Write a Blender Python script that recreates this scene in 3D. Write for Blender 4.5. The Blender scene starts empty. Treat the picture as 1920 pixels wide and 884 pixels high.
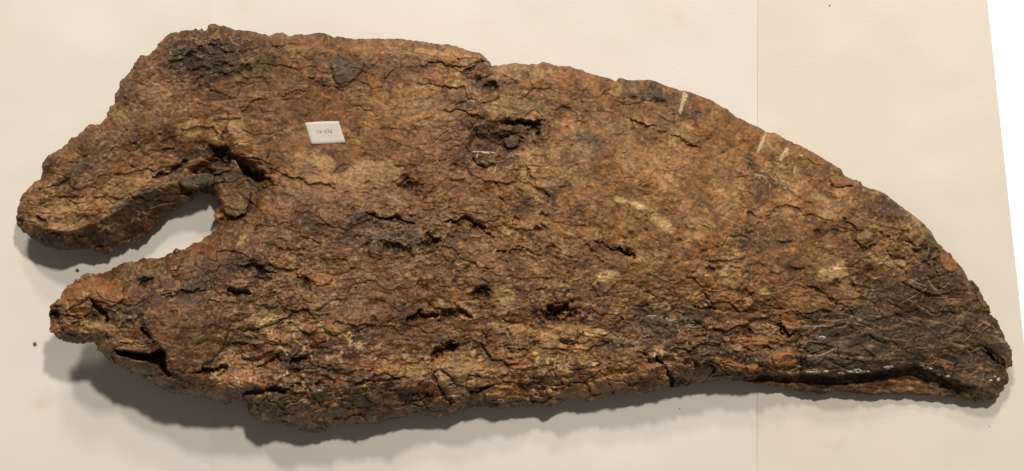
import bpy, math, random
import numpy as np

# ------------------------------------------------------------------ camera, world, lamps, exposure
scene = bpy.context.scene
col = scene.collection
S = 0.8 / 1920.0            # metres per photograph pixel on the sheet
D = 1.75                    # camera height above the foam sheets
cam_d = bpy.data.cameras.new('camera')
cam_d.sensor_width = 36.0
cam_d.lens = 36.0 * D / 0.8
cam_d.clip_start = 0.05
cam_d.clip_end = 50.0
cam = bpy.data.objects.new('camera', cam_d)
cam.location = (0, 0, D)
col.objects.link(cam)
scene.camera = cam

world = bpy.data.worlds.new('World')
scene.world = world
world.use_nodes = True
bg = world.node_tree.nodes['Background']
bg.inputs['Color'].default_value = (1.0, 0.96, 0.93, 1)
bg.inputs['Strength'].default_value = 0.13


def lamp(name, direction, dist, power, size, color):
    """direction from the lower prong's tip towards the lamp, as its shadow shows it"""
    from mathutils import Vector
    ld = bpy.data.lights.new(name, 'AREA')
    ld.shape = 'DISK'
    ld.size = size
    ld.energy = power
    ld.color = color
    ob = bpy.data.objects.new(name, ld)
    d = Vector(direction).normalized()
    ob.location = Vector((-0.35, -0.08, 0.05)) + d * dist
    aim = ob.location - Vector((0.0, 0.0, 0.0))
    ob.rotation_euler = aim.to_track_quat('Z', 'Y').to_euler()
    col.objects.link(ob)


# three ceiling lamps beyond the upper edge of the picture: their shadows cross at the left
lamp('ceiling_lamp', (0.30, 0.62, 1.0), 5.0, 172.0, 0.32, (1.0, 0.97, 0.93))
lamp('ceiling_lamp', (-0.12, 1.02, 1.0), 5.0, 122.0, 0.44, (1.0, 0.97, 0.93))
lamp('ceiling_lamp', (0.03, 1.38, 1.0), 5.0, 66.0, 0.50, (1.0, 0.97, 0.93))

scene.view_settings.view_transform = 'Standard'
scene.view_settings.look = 'None'
scene.view_settings.gamma = 1.0
scene.view_settings.exposure = 0.0
scene.render.engine = 'CYCLES'
scene.cycles.max_bounces = 6

# ------------------------------------------------------------------ helpers
rng = np.random.default_rng(7)
TAB = rng.random((256, 256)).astype(np.float32)
TAB2 = rng.random((256, 256)).astype(np.float32)
TAB3 = rng.random((256, 256)).astype(np.float32)


def vnoise(x, y, tab=TAB):
    xi = np.floor(x).astype(np.int32)
    yi = np.floor(y).astype(np.int32)
    fx = (x - xi).astype(np.float32)
    fy = (y - yi).astype(np.float32)
    fx = fx * fx * (3 - 2 * fx)
    fy = fy * fy * (3 - 2 * fy)
    x0 = xi & 255
    x1 = (xi + 1) & 255
    y0 = yi & 255
    y1 = (yi + 1) & 255
    a = tab[y0, x0]
    b = tab[y0, x1]
    c = tab[y1, x0]
    d = tab[y1, x1]
    return (a + (b - a) * fx) * (1 - fy) + (c + (d - c) * fx) * fy


def fbm(x, y, scale, octaves=4, seed=0, gain=0.5):
    """about -1..1"""
    out = 0
    amp = 1.0
    tot = 0
    f = 1.0 / scale
    for o in range(octaves):
        ca, sa = math.cos(0.6 * o + seed), math.sin(0.6 * o + seed)
        xx = (x * ca - y * sa) * f + 17.3 * o + seed * 31.7
        yy = (x * sa + y * ca) * f + 9.1 * o + seed * 11.9
        out = out + amp * (vnoise(xx, yy) * 2 - 1)
        tot += amp
        amp *= gain
        f *= 2.03
    return out / tot * 1.5


def voronoi(x, y, seed=0):
    """F1, F2 and a random number per cell"""
    xi = np.floor(x).astype(np.int32)
    yi = np.floor(y).astype(np.int32)
    f1 = np.full(x.shape, 9.0, np.float32)
    f2 = np.full(x.shape, 9.0, np.float32)
    cid = np.zeros(x.shape, np.float32)
    for dy in (-1, 0, 1):
        for dx in (-1, 0, 1):
            cx = xi + dx
            cy = yi + dy
            a = (cx + seed * 13) & 255
            b = (cy + seed * 29) & 255
            px = cx + TAB[b, a]
            py = cy + TAB2[b, a]
            d = np.hypot(px - x, py - y).astype(np.float32)
            m = d < f1
            f2 = np.where(m, f1, np.minimum(f2, d))
            cid = np.where(m, TAB3[b, a], cid)
            f1 = np.where(m, d, f1)
    return f1, f2, cid


def sstep(a, b, x):
    t = np.clip((x - a) / (b - a), 0.0, 1.0)
    return t * t * (3 - 2 * t)


def idw(pts, x, y, p=2.5, soft=30.0):
    num = 0
    den = 0
    for (px, py, val) in pts:
        w = 1.0 / ((x - px) ** 2 + (y - py) ** 2 + soft * soft) ** (p / 2)
        num = num + w * val
        den = den + w
    return num / den


def seg_dist(x, y, pts, closed=False):
    """distance to a polyline and the parameter 0..1 along it"""
    n = len(pts)
    best = np.full(x.shape, 1e9, np.float32)
    tpar = np.zeros(x.shape, np.float32)
    segs = [(pts[i], pts[(i + 1) % n]) for i in range(n if closed else n - 1)]
    for i, ((ax, ay), (bx, by)) in enumerate(segs):
        dx, dy = bx - ax, by - ay
        L = dx * dx + dy * dy + 1e-9
        t = np.clip(((x - ax) * dx + (y - ay) * dy) / L, 0, 1)
        d = np.hypot(x - ax - t * dx, y - ay - t * dy)
        m = d < best
        best = np.where(m, d, best)
        tpar = np.where(m, (i + t) / len(segs), tpar)
    return best, tpar


def inside_poly(x, y, pts):
    ins = np.zeros(x.shape, bool)
    n = len(pts)
    for i in range(n):
        x0, y0 = pts[i]
        x1, y1 = pts[(i + 1) % n]
        if y0 == y1:
            continue
        c = ((y0 > y) != (y1 > y)) & (x < (x1 - x0) * (y - y0) / (y1 - y0) + x0)
        ins ^= c
    return ins


def world_xyz(u, v, zp):
    """a point seen at photograph pixel (u, v), zp pixels above the sheet"""
    z = zp * S
    k = S * (D - z) / D
    return np.stack([(u - 960.0) * k, -(v - 442.0) * k, z], -1)


def mesh_obj(name, verts, faces, mat, parent=None, smooth=True, colors=None, attrs=None):
    verts = np.asarray(verts, np.float32)
    me = bpy.data.meshes.new(name)
    nv = len(verts)
    me.vertices.add(nv)
    me.vertices.foreach_set('co', verts.ravel())
    if isinstance(faces, np.ndarray):
        nf, k = faces.shape
        me.loops.add(nf * k)
        me.loops.foreach_set('vertex_index', faces.ravel().astype(np.int32))
        me.polygons.add(nf)
        me.polygons.foreach_set('loop_start', np.arange(0, nf * k, k, dtype=np.int32))
        me.update(calc_edges=True)
    else:
        me.from_pydata([], [], [])
        me.clear_geometry()
        me.from_pydata([tuple(map(float, p)) for p in verts], [], faces)
    if smooth:
        me.polygons.foreach_set('use_smooth', np.ones(len(me.polygons), bool))
    if colors is not None:
        a = me.color_attributes.new('Col', 'FLOAT_COLOR', 'POINT')
        c4 = np.ones((nv, 4), np.float32)
        c4[:, :3] = colors
        a.data.foreach_set('color', c4.ravel())
    for k_, vals in (attrs or {}).items():
        a = me.attributes.new(k_, 'FLOAT', 'POINT')
        a.data.foreach_set('value', np.asarray(vals, np.float32).ravel())
    me.materials.append(mat)
    me.validate()
    ob = bpy.data.objects.new(name, me)
    col.objects.link(ob)
    ob.parent = parent
    return ob


def tag(o, label=None, cat=None, group=None, kind=None):
    if label:
        o['label'] = label
    if cat:
        o['category'] = cat
    if group:
        o['group'] = group
    if kind:
        o['kind'] = kind
    return o


def new_mat(name):
    m = bpy.data.materials.new(name)
    m.use_nodes = True
    nt = m.node_tree
    return m, nt, nt.nodes['Principled BSDF']


def node(nt, typ, **kw):
    n = nt.nodes.new(typ)
    for k, v in kw.items():
        if k in ('operation', 'blend_type', 'data_type', 'noise_dimensions', 'feature', 'attribute_name', 'noise_type'):
            setattr(n, k, v)
        else:
            n.inputs[k.replace('_', ' ')].default_value = v
    return n


# ------------------------------------------------------------------ materials
def bone_material():
    m, nt, p = new_mat('fossil_bone')
    L = nt.links
    at = node(nt, 'ShaderNodeAttribute', attribute_name='Col')
    gl = node(nt, 'ShaderNodeAttribute', attribute_name='gloss')
    tc = nt.nodes.new('ShaderNodeTexCoord')
    n1 = node(nt, 'ShaderNodeTexNoise', Scale=620.0, Detail=4.0, Roughness=0.65)
    L.new(tc.outputs['Object'], n1.inputs['Vector'])
    # fine mineral grain: +-25 % of the colour
    mr = nt.nodes.new('ShaderNodeMapRange')
    mr.inputs['From Min'].default_value = 0.3
    mr.inputs['From Max'].default_value = 0.7
    mr.inputs['To Min'].default_value = 0.72
    mr.inputs['To Max'].default_value = 1.28
    L.new(n1.outputs['Fac'], mr.inputs['Value'])
    mx = node(nt, 'ShaderNodeMix', data_type='RGBA', blend_type='MULTIPLY')
    mx.inputs['Factor'].default_value = 1.0
    L.new(at.outputs['Color'], mx.inputs['A'])
    L.new(mr.outputs['Result'], mx.inputs['B'])
    L.new(mx.outputs['Result'], p.inputs['Base Color'])
    n2 = node(nt, 'ShaderNodeTexNoise', Scale=900.0, Detail=3.0, Roughness=0.7)
    L.new(tc.outputs['Object'], n2.inputs['Vector'])
    b = nt.nodes.new('ShaderNodeBump')
    b.inputs['Strength'].default_value = 0.55
    b.inputs['Distance'].default_value = 0.0009
    L.new(n2.outputs['Fac'], b.inputs['Height'])
    L.new(b.outputs['Normal'], p.inputs['Normal'])
    r = nt.nodes.new('ShaderNodeMapRange')
    r.inputs['To Min'].default_value = 0.72
    r.inputs['To Max'].default_value = 0.36
    L.new(gl.outputs['Fac'], r.inputs['Value'])
    L.new(r.outputs['Result'], p.inputs['Roughness'])
    p.inputs['Specular IOR Level'].default_value = 0.28
    return m


def foam_material(name, tint, seed):
    m, nt, p = new_mat(name)
    L = nt.links
    tc = nt.nodes.new('ShaderNodeTexCoord')
    mp = nt.nodes.new('ShaderNodeMapping')
    mp.inputs['Location'].default_value = (seed, seed * 0.37, 0)
    L.new(tc.outputs['Object'], mp.inputs['Vector'])
    big = node(nt, 'ShaderNodeTexNoise', Scale=7.0, Detail=3.0, Roughness=0.6)
    L.new(mp.outputs['Vector'], big.inputs['Vector'])
    cr = nt.nodes.new('ShaderNodeValToRGB')
    cr.color_ramp.elements[0].position = 0.36
    cr.color_ramp.elements[0].color = (tint[0] * 0.965, tint[1] * 0.955, tint[2] * 0.935, 1)
    cr.color_ramp.elements[1].position = 0.60
    cr.color_ramp.elements[1].color = (*tint, 1)
    L.new(big.outputs['Fac'], cr.inputs['Fac'])
    # small pinkish old stains
    st = node(nt, 'ShaderNodeTexNoise', Scale=26.0, Detail=2.0)
    L.new(mp.outputs['Vector'], st.inputs['Vector'])
    sr = nt.nodes.new('ShaderNodeMapRange')
    sr.inputs['From Min'].default_value = 0.68
    sr.inputs['From Max'].default_value = 0.80
    sr.inputs['To Max'].default_value = 0.5
    L.new(st.outputs['Fac'], sr.inputs['Value'])
    mx = node(nt, 'ShaderNodeMix', data_type='RGBA', blend_type='MULTIPLY')
    mx.inputs['B'].default_value = (0.95, 0.84, 0.74, 1)
    L.new(sr.outputs['Result'], mx.inputs['Factor'])
    L.new(cr.outputs['Color'], mx.inputs['A'])
    L.new(mx.outputs['Result'], p.inputs['Base Color'])
    # closed foam cells
    vo = node(nt, 'ShaderNodeTexVoronoi', Scale=560.0)
    vo.feature = 'SMOOTH_F1'
    L.new(mp.outputs['Vector'], vo.inputs['Vector'])
    nz = node(nt, 'ShaderNodeTexNoise', Scale=330.0, Detail=2.0)
    L.new(mp.outputs['Vector'], nz.inputs['Vector'])
    ad = node(nt, 'ShaderNodeMath', operation='ADD')
    L.new(vo.outputs['Distance'], ad.inputs[0])
    L.new(nz.outputs['Fac'], ad.inputs[1])
    b = nt.nodes.new('ShaderNodeBump')
    b.inputs['Strength'].default_value = 0.11
    b.inputs['Distance'].default_value = 0.0005
    L.new(ad.outputs['Value'], b.inputs['Height'])
    L.new(b.outputs['Normal'], p.inputs['Normal'])
    p.inputs['Roughness'].default_value = 0.42
    p.inputs['Specular IOR Level'].default_value = 0.35
    return m


def plain_material(name, color, rough=0.7, grain=0.0, gscale=800.0):
    m, nt, p = new_mat(name)
    L = nt.links
    p.inputs['Roughness'].default_value = rough
    if grain:
        tc = nt.nodes.new('ShaderNodeTexCoord')
        n = node(nt, 'ShaderNodeTexNoise', Scale=gscale, Detail=3.0)
        L.new(tc.outputs['Object'], n.inputs['Vector'])
        cr = nt.nodes.new('ShaderNodeValToRGB')
        cr.color_ramp.elements[0].position = 0.3
        cr.color_ramp.elements[1].position = 0.7
        cr.color_ramp.elements[0].color = tuple(c * (1 - grain) for c in color) + (1,)
        cr.color_ramp.elements[1].color = tuple(min(1, c * (1 + grain)) for c in color) + (1,)
        L.new(n.outputs['Fac'], cr.inputs['Fac'])
        L.new(cr.outputs['Color'], p.inputs['Base Color'])
    else:
        p.inputs['Base Color'].default_value = (*color, 1)
    return m


M_bone = bone_material()
FOAM = (0.67, 0.60, 0.507)
M_table = plain_material('white_table_paint', (0.95, 0.95, 0.95), 0.6)

# ------------------------------------------------------------------ table and foam sheets
def pxw(u, v):
    return ((u - 960.0) * S, -(v - 442.0) * S)


TH = 0.004
tb = [(-0.9, -0.7), (0.9, -0.7), (0.9, 0.7), (-0.9, 0.7)]
tv = [(x, y, -TH - 0.0004) for x, y in tb] + [(x, y, -TH - 0.03) for x, y in tb]
tf = [(0, 1, 2, 3), (7, 6, 5, 4)] + [(i + 4, (i + 1) % 4 + 4, (i + 1) % 4, i) for i in range(4)]
table = mesh_obj('table_top', tv, tf, M_table, smooth=False)
tag(table, kind='structure')


def foam_sheet(left, right, mat, seed, label, lift=0.0):
    """left/right: ((u at v=-300),(u at v=1200)); gently wavy sheet with thickness"""
    nx, ny = 90, 110
    a = np.linspace(0, 1, nx)
    b = np.linspace(0, 1, ny)
    A, B = np.meshgrid(a, b)
    vpx = -300 + 1500 * B
    ul = left[0] + (left[1] - left[0]) * B + fbm(B * 300, B * 0, 60, 3, seed) * 0.0
    ur = right[0] + (right[1] - right[0]) * B + fbm(B * 300, B * 0 + 50, 60, 3, seed + 1) * 0.0
    upx = ul + (ur - ul) * A
    z = fbm(upx, vpx, 240, 3, 5) * 0.00060 + fbm(upx, vpx, 95, 2, 6) * 0.00035
    z -= 0.0014                      # highest waves stay just under the bone's resting level
    z = z + lift
    top = np.stack([(upx - 960) * S, -(vpx - 442) * S, z], -1).reshape(-1, 3)
    bot = top.copy()
    bot[:, 2] = -TH
    n = nx * ny
    idx = np.arange(n).reshape(ny, nx)
    q = np.stack([idx[1:, :-1], idx[1:, 1:], idx[:-1, 1:], idx[:-1, :-1]], -1).reshape(-1, 4)
    qb = q[:, ::-1] + n
    rim = np.concatenate([idx[0, :-1], idx[:-1, -1], idx[-1, :0:-1], idx[:0:-1, 0]])
    r2 = np.roll(rim, -1)
    m_ = len(rim)
    k_ = np.arange(m_)
    qs = np.stack([k_, (k_ + 1) % m_, (k_ + 1) % m_ + m_, k_ + m_], -1) + 2 * n
    o = mesh_obj('foam_sheet', np.concatenate([top, bot, top[rim], bot[rim]]), np.concatenate([q, qb, qs]), mat)
    tag(o, label, 'foam sheet', 'foam sheets laid side by side under the bone')
    return o


foam_sheet((-500, -500), (393.5, 396.5), foam_material('cream_foam', FOAM, 1.0), 3,
           'cream foam sheet under the forked left end of the bone')
foam_sheet((393.62, 396.62), (1421.5, 1419.0), foam_material('cream_foam', tuple(c * 1.005 for c in FOAM), 5.0), 11,
           'wide cream foam sheet under the middle of the bone, between two seams', lift=0.00012)
foam_sheet((1421.95, 1419.45), (1820.0, 1980.0), foam_material('cream_foam', (FOAM[0] * 0.98, FOAM[1] * 0.962, FOAM[2] * 0.93), 9.0), 23,  # tanner sheet; its darker tint also stands in for light fading rightward
           'cream foam sheet with slanting right edge under the pointed dark end')

# ------------------------------------------------------------------ the fossil bone: outline traced in photograph pixels
OUTLINE = [(207,200),(200,219),(185,232),(169,235),(153,244),(137,257),(115,279),(88,292),(80,308),(81,327),(77,339),(64,343),(48,358),(36,377),(31,396),(34,422),(45,438),(61,450),(83,461),(112,469),(159,467),(188,472),(205,476),(216,461),(264,449),(289,428),(311,410),(321,398),(340,383),(368,370),(394,364),(402,371),(408,386),(403,402),(409,418),(401,434),(392,444),(381,450),(359,461),(340,471),(330,466),(324,473),(298,485),(264,484),(235,493),(207,504),(191,514),(159,515),(140,525),(121,545),(99,571),(91,593),(96,620),(112,634),(134,643),(169,644),(181,647),(188,660),(213,679),(238,694),(270,710),(302,729),(321,736),(380,745),(421,757),(462,752),(464,771),(475,784),(494,793),(519,792),(551,800),(570,809),(602,812),(616,801),(649,796),(697,796),(738,784),(780,780),(824,782),(856,776),(880,765),(916,759),(935,767),(983,759),(1037,762),(1062,749),(1087,744),(1110,751),(1143,742),(1200,738),(1254,726),(1302,719),(1333,713),(1397,715),(1454,723),(1480,730),(1536,738),(1569,734),(1647,741),(1672,736),(1691,742),(1712,736),(1759,744),(1807,749),(1862,752),(1873,742),(1877,733),(1892,719),(1894,711),(1889,700),(1884,688),(1896,687),(1898,665),(1894,649),(1881,628),(1875,621),(1870,605),(1855,589),(1854,578),(1845,559),(1834,541),(1823,527),(1815,529),(1810,513),(1782,477),(1757,454),(1747,437),(1725,415),(1709,401),(1690,388),(1674,377),(1651,361),(1617,350),(1613,342),(1598,336),(1580,328),(1575,317),(1541,297),(1503,274),(1490,270),(1471,260),(1452,249),(1438,247),(1423,238),(1404,232),(1376,216),(1365,206),(1347,199),(1334,190),(1296,173),(1277,170),(1245,159),(1229,152),(1201,150),(1178,151),(1163,147),(1155,152),(1118,141),(1080,130),(1036,120),(1017,115),(1007,120),(988,121),(960,119),(938,123),(922,124),(920,116),(903,99),(884,97),(871,93),(846,86),(821,83),(798,78),(757,75),(729,73),(681,74),(634,69),(624,70),(612,63),(599,62),(570,68),(542,68),(532,62),(517,59),(505,68),(494,65),(475,58),(441,54),(406,47),(393,45),(384,54),(365,58),(349,60),(327,61),(308,71),(290,90),(282,101),(263,106),(254,122),(241,138),(227,150),(219,176),(213,198)]

STEP = 1.25
us = np.arange(22, 1908, STEP, dtype=np.float32)
vs = np.arange(36, 822, STEP, dtype=np.float32)
U, V = np.meshgrid(us, vs)
NY, NX = U.shape


def up(coarse_fn, k=5):
    """evaluate a smooth field on every k-th grid point and interpolate"""
    uc = np.arange(us[0], us[-1] + STEP * k * 2, STEP * k, dtype=np.float32)
    vc = np.arange(vs[0], vs[-1] + STEP * k * 2, STEP * k, dtype=np.float32)
    UC, VC = np.meshgrid(uc, vc)
    F = coarse_fn(UC, VC).astype(np.float32)
    xi = np.arange(NX) / k
    yi = np.arange(NY) / k
    x0 = xi.astype(int)
    y0 = yi.astype(int)
    fx = (xi - x0).astype(np.float32)
    fy = (yi - y0).astype(np.float32)[:, None]
    G = F[:, x0] * (1 - fx) + F[:, x0 + 1] * fx
    return G[y0] * (1 - fy) + G[y0 + 1] * fy


def sdf_coarse(x, y):
    d, _ = seg_dist(x, y, OUTLINE, True)
    return np.where(inside_poly(x, y, OUTLINE), d, -d)


SD = up(sdf_coarse, 3)
rough_edge = up(lambda x, y: idw([(200,100,1.4),(60,400,1.2),(120,600,1.5),(400,760,1.4),(900,770,1.2),(1500,735,1.2),(1880,680,1.2),(1700,390,.6),(1300,170,.6),(700,70,.8)], x, y), 8)
SD = SD + rough_edge * (fbm(U, V, 22, 3, 1) * 2.2 + fbm(U, V, 6, 2, 2) * 0.9)
_a, _b, chip = voronoi((U + 5 * fbm(U, V, 9, 2, 55)) / 19, (V + 5 * fbm(U, V, 9, 2, 56)) / 15, 6)
SD = SD + rough_edge * (chip - 0.5) * 2.2 * sstep(30, 0, np.abs(SD))
INS = SD > 0

# ---- grain direction
GR = [(100,400,-35),(250,250,-40),(400,120,-12),(250,600,12),(500,700,6),(700,600,-3),(900,700,-5),(1200,720,-8),(700,350,6),(600,200,8),(1000,250,24),(1100,400,30),(1300,350,28),(1400,550,22),(1600,450,32),(1550,650,2),(1750,650,9),(1800,560,35),(1860,690,20),(1300,600,6),(500,400,14),(300,540,-14)]
c2 = up(lambda x, y: idw([(a, b, math.cos(2 * math.radians(t))) for a, b, t in GR], x, y, 3), 10)
s2 = up(lambda x, y: idw([(a, b, math.sin(2 * math.radians(t))) for a, b, t in GR], x, y, 3), 10)
TH_G = 0.5 * np.arctan2(s2, c2)
GX, GY = np.cos(TH_G), np.sin(TH_G)
II, JJ = np.meshgrid(np.arange(NY), np.arange(NX), indexing='ij')


def smear(F, half, taps=9):
    """average along the grain"""
    out = np.zeros_like(F)
    for t in np.linspace(-half, half, taps):
        jj = np.clip((JJ + GX * t / STEP + 0.5).astype(np.int32), 0, NX - 1)
        ii = np.clip((II + GY * t / STEP + 0.5).astype(np.int32), 0, NY - 1)
        out += F[ii, jj]
    return out / taps


def norm(F):
    return (F - F[INS].mean()) / (F[INS].std() + 1e-6)


W1 = rng.random((NY, NX)).astype(np.float32)
W2 = fbm(U, V, 5, 2, 4)
W3 = fbm(U, V, 11, 3, 5)
LIC_f = norm(smear(W2, 8, 9))       # fine fibres
LIC_m = norm(smear(W3, 17, 13))       # broader streaks
LIC_s = norm(smear(fbm(U, V, 6, 2, 3), 4.5, 5))

# ---- large form
ZE = up(lambda x, y: idw([(35,400,58),(110,465,50),(160,467,42),(205,470,24),(250,455,18),(300,415,24),(340,384,22),(380,366,22),(90,600,128),(150,640,122),(190,660,112),(320,735,84),(420,755,62),(470,785,44),(600,808,36),(760,782,35),(900,762,36),(1080,746,31),(1250,726,27),(1400,716,22),(1480,730,15),(1700,740,14),(1870,745,15),(1890,670,32),(1800,500,32),(1600,345,36),(1400,232,36),(1160,150,42),(920,120,45),(600,65,50),(393,47,52),(213,198,55),(80,320,60),(404,400,40),(340,470,105),(159,515,124),(240,492,118)], x, y, 3.5, 12), 8)
ZI = up(lambda x, y: idw([(90,400,100),(200,310,112),(300,220,108),(380,110,108),(330,340,70),(300,360,74),(420,360,64),(380,320,76),(470,250,98),(600,260,98),(700,130,106),(850,130,106),(250,580,172),(150,570,158),(340,600,172),(330,500,140),(450,520,140),(480,650,128),(600,640,118),(600,420,122),(800,650,106),(800,450,114),(800,300,114),(950,300,112),(1000,500,118),(1000,650,100),(1100,300,118),(1250,300,112),(1250,450,116),(1250,620,92),(1400,350,106),(1450,500,106),(1450,640,82),(1600,450,104),(1600,600,84),(1600,660,76),(1700,520,84),(1750,630,66),(1750,690,52),(1840,640,58),(1860,690,50),(1000,180,104),(1200,190,96),(560,120,104)], x, y, 3, 40), 8)
WD = up(lambda x, y: idw([(110,440,34),(60,420,26),(250,420,78),(200,450,52),(150,300,26),(330,735,34),(150,620,30),(120,540,26),(480,770,40),(600,770,74),(780,750,70),(900,740,64),(1080,720,56),(1250,700,46),(1400,690,40),(1500,720,70),(1700,715,70),(1850,735,26),(1880,660,26),(1780,500,34),(1600,360,34),(1400,250,32),(1160,170,30),(900,130,30),(600,80,30),(390,70,34),(260,130,32),(400,390,22),(300,500,28)], x, y, 3, 15), 8)
t = np.clip(SD / WD, 0, 1)
prof = np.sqrt(np.clip(1 - (1 - t) ** 2, 0, 1))
# broken lower faces are flat facets with a crest, not rounded
facet = up(lambda x, y: idw([(230,410,1),(170,440,1),(100,445,.8),(280,390,1),(120,340,0),(200,300,0),(350,300,0),(600,760,.6),(800,750,.7),(1000,730,.6),(1200,710,.5),(500,770,.5),(330,720,.4),(330,600,0),(1400,690,.3),(1400,560,0),(900,600,0),(700,600,0),(600,100,0),(1300,200,0),(1700,420,0),(1600,680,.4)], x, y, 4, 15), 8)
prof = prof + facet * (np.clip(t * 1.02, 0, 1) ** 0.8 - prof)
Z0 = ZE + (ZI - ZE) * prof

# ---- masks
chunky = up(lambda x, y: idw([(150,580,.9),(300,520,.6),(350,640,.2),(320,610,.25),(395,610,.3),(480,620,.9),(480,740,1),(640,660,.75),(640,760,1),(800,620,.45),(850,720,1),(1000,700,1),(1150,700,1),(1300,680,.9),(1450,640,.9),(1450,700,.9),(1700,500,.6),(1780,500,.8),(1600,400,.45),(1700,640,.5),(1850,660,.8),(100,420,.6),(260,410,.6),(430,350,.7),(300,200,.25),(400,90,.6),(600,250,.05),(700,130,.4),(900,150,.6),(1100,300,.12),(1300,300,.15),(1200,450,.1),(700,350,.12),(900,300,.35),(950,250,.6),(1000,550,.3),(700,480,.4),(1500,500,.2)], x, y, 3.2, 30), 8)
wx = U + fbm(U, V, 40, 3, 6) * 14
wy = V + fbm(U, V, 40, 3, 7) * 10
ang = np.where(U > 1480, 0.10, np.where(U < 380, -0.12, -0.05))
ru = wx * np.cos(-0.05) - wy * np.sin(-0.05)
rv = wx * np.sin(-0.05) + wy * np.cos(-0.05)
f1, f2, cid = voronoi(ru / 52, rv / 25, 1)
edge1 = f2 - f1
cellh = (cid - 0.5) * 9
groove1 = np.exp(-(edge1 / 0.05) ** 2) * sstep(-0.5, 0.5, fbm(U, V, 70, 2, 8))
f1b, f2b, cidb = voronoi(ru / 23 + 40, rv / 13 + 12, 2)
edge2 = f2b - f1b
groove2 = np.exp(-(edge2 / 0.07) ** 2) * sstep(-0.15, 0.6, fbm(U, V, 50, 2, 9))
# fine drying cracks on the smooth upper plate
f1c, f2c, cidc = voronoi((U + fbm(U, V, 12, 2, 10) * 6) / 21, (V + fbm(U, V, 12, 2, 11) * 6) / 16, 3)
edge3 = f2c - f1c
crk = np.exp(-(edge3 / 0.075) ** 2) * sstep(0.05, 0.75, fbm(U, V, 45, 3, 12)) * (1 - chunky)
crk *= up(lambda x, y: idw([(300,200,1),(500,180,1),(600,250,.9),(200,320,.9),(800,250,.35),(1200,300,.3),(1100,550,.6),(700,450,.4),(1600,450,.4)], x, y), 10)

# flaky relief: short scales lying along the grain
scale_rel = np.clip(LIC_m * 0.9 + LIC_s * 0.5, -2.6, 2.2)
flaky = up(lambda x, y: idw([(1150,520,1.0),(1250,480,.9),(1030,560,1.1),(950,420,1),(700,430,1),(1050,350,.7),(1300,330,.5),(500,200,.25),(300,250,.4),(150,350,.6),(700,220,.25),(600,640,.9),(300,600,.5),(900,700,.8),(1500,420,.5),(1650,620,.55),(1350,560,.9),(380,100,.9),(1180,180,.6),(250,180,.8)], x, y, 3), 10)
dash = np.clip(-LIC_s - 1.15 + 0.7 * fbm(U, V, 60, 3, 13), 0, 1.4)      # short open cracks
dash2 = np.clip(-LIC_m - 1.5 + 0.9 * fbm(U, V, 90, 3, 14), 0, 1.2)
lump = fbm(U, V, 60, 4, 15)
fine = fbm(U, V, 9, 3, 16)
pit = np.clip(fbm(U, V, 16, 3, 17) - 0.62, 0, 1) * flaky

def terrace(h, k, sharp):
    a = h * k
    f = np.floor(a)
    return (f + sstep(0.5 - sharp, 0.5 + sharp, a - f)) / k


layer = norm(smear(fbm(U, V, 34, 5, 42), 20, 13))
layer2 = norm(smear(fbm(U, V, 15, 4, 43), 8, 7))
T1 = terrace(layer + 0.10 * fine, 1.1, 0.10)
T2 = terrace(layer2 + 0.15 * fine, 0.9, 0.14)
smooth = up(lambda x, y: idw([(500,180,.9),(600,250,1),(700,200,1),(780,180,.8),(450,230,.8),(320,250,.7),(650,290,.9),(380,640,.4),(330,620,.4),(250,260,.6),(700,530,.7),(650,560,.6),(1150,180,.6),(1080,180,.5),(1500,300,.6),(1300,260,.5),(1200,300,.4),(1480,400,.4),(380,90,0),(250,170,.1),(150,400,.1),(150,580,.2),(480,640,0),(600,740,0),(900,300,.1),(950,250,0),(900,450,0),(700,430,0),(850,340,.2),(1050,560,0),(1250,500,.1),(1200,620,.2),(1000,700,.1),(1400,680,.1),(1700,480,.1),(1700,640,.5),(500,500,.1),(420,350,.3)], x, y, 3.5, 25), 8)
rk = (0.60 + 0.2 * chunky) * (1 - 0.82 * smooth)
lay = np.clip(0.12 + 0.8 * flaky * 0.7 + 0.5 * chunky, 0, 1) * rk
grit = fbm(U, V, 4.5, 2, 44)
taper = sstep(0, 10, SD)
REL = (fbm(U, V, 230, 3, 18) * 7 + lump * (1.8 + 4.2 * chunky)
       + chunky * (cellh * 1.5 - groove1 * 5.5 + (cidb - 0.5) * 4.5 - groove2 * 2.0) + lay * (0.45 + 0.55 * chunky) * (T1 * 2.6 + T2 * 1.2)
       - crk * 2.4 + rk * flaky * (scale_rel * 0.30 - dash * 2.2 - dash2 * 1.8) - pit * 13
       + rk * fine * (0.9 + 0.8 * flaky + 0.9 * chunky) + rk * grit * (0.4 + 0.5 * flaky + .4 * chunky) + rk * fbm(U, V, 26, 3, 19) * (0.6 + 0.6 * flaky) + LIC_f * 0.18)
Z = Z0 + REL * (0.25 + 0.75 * taper)

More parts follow.
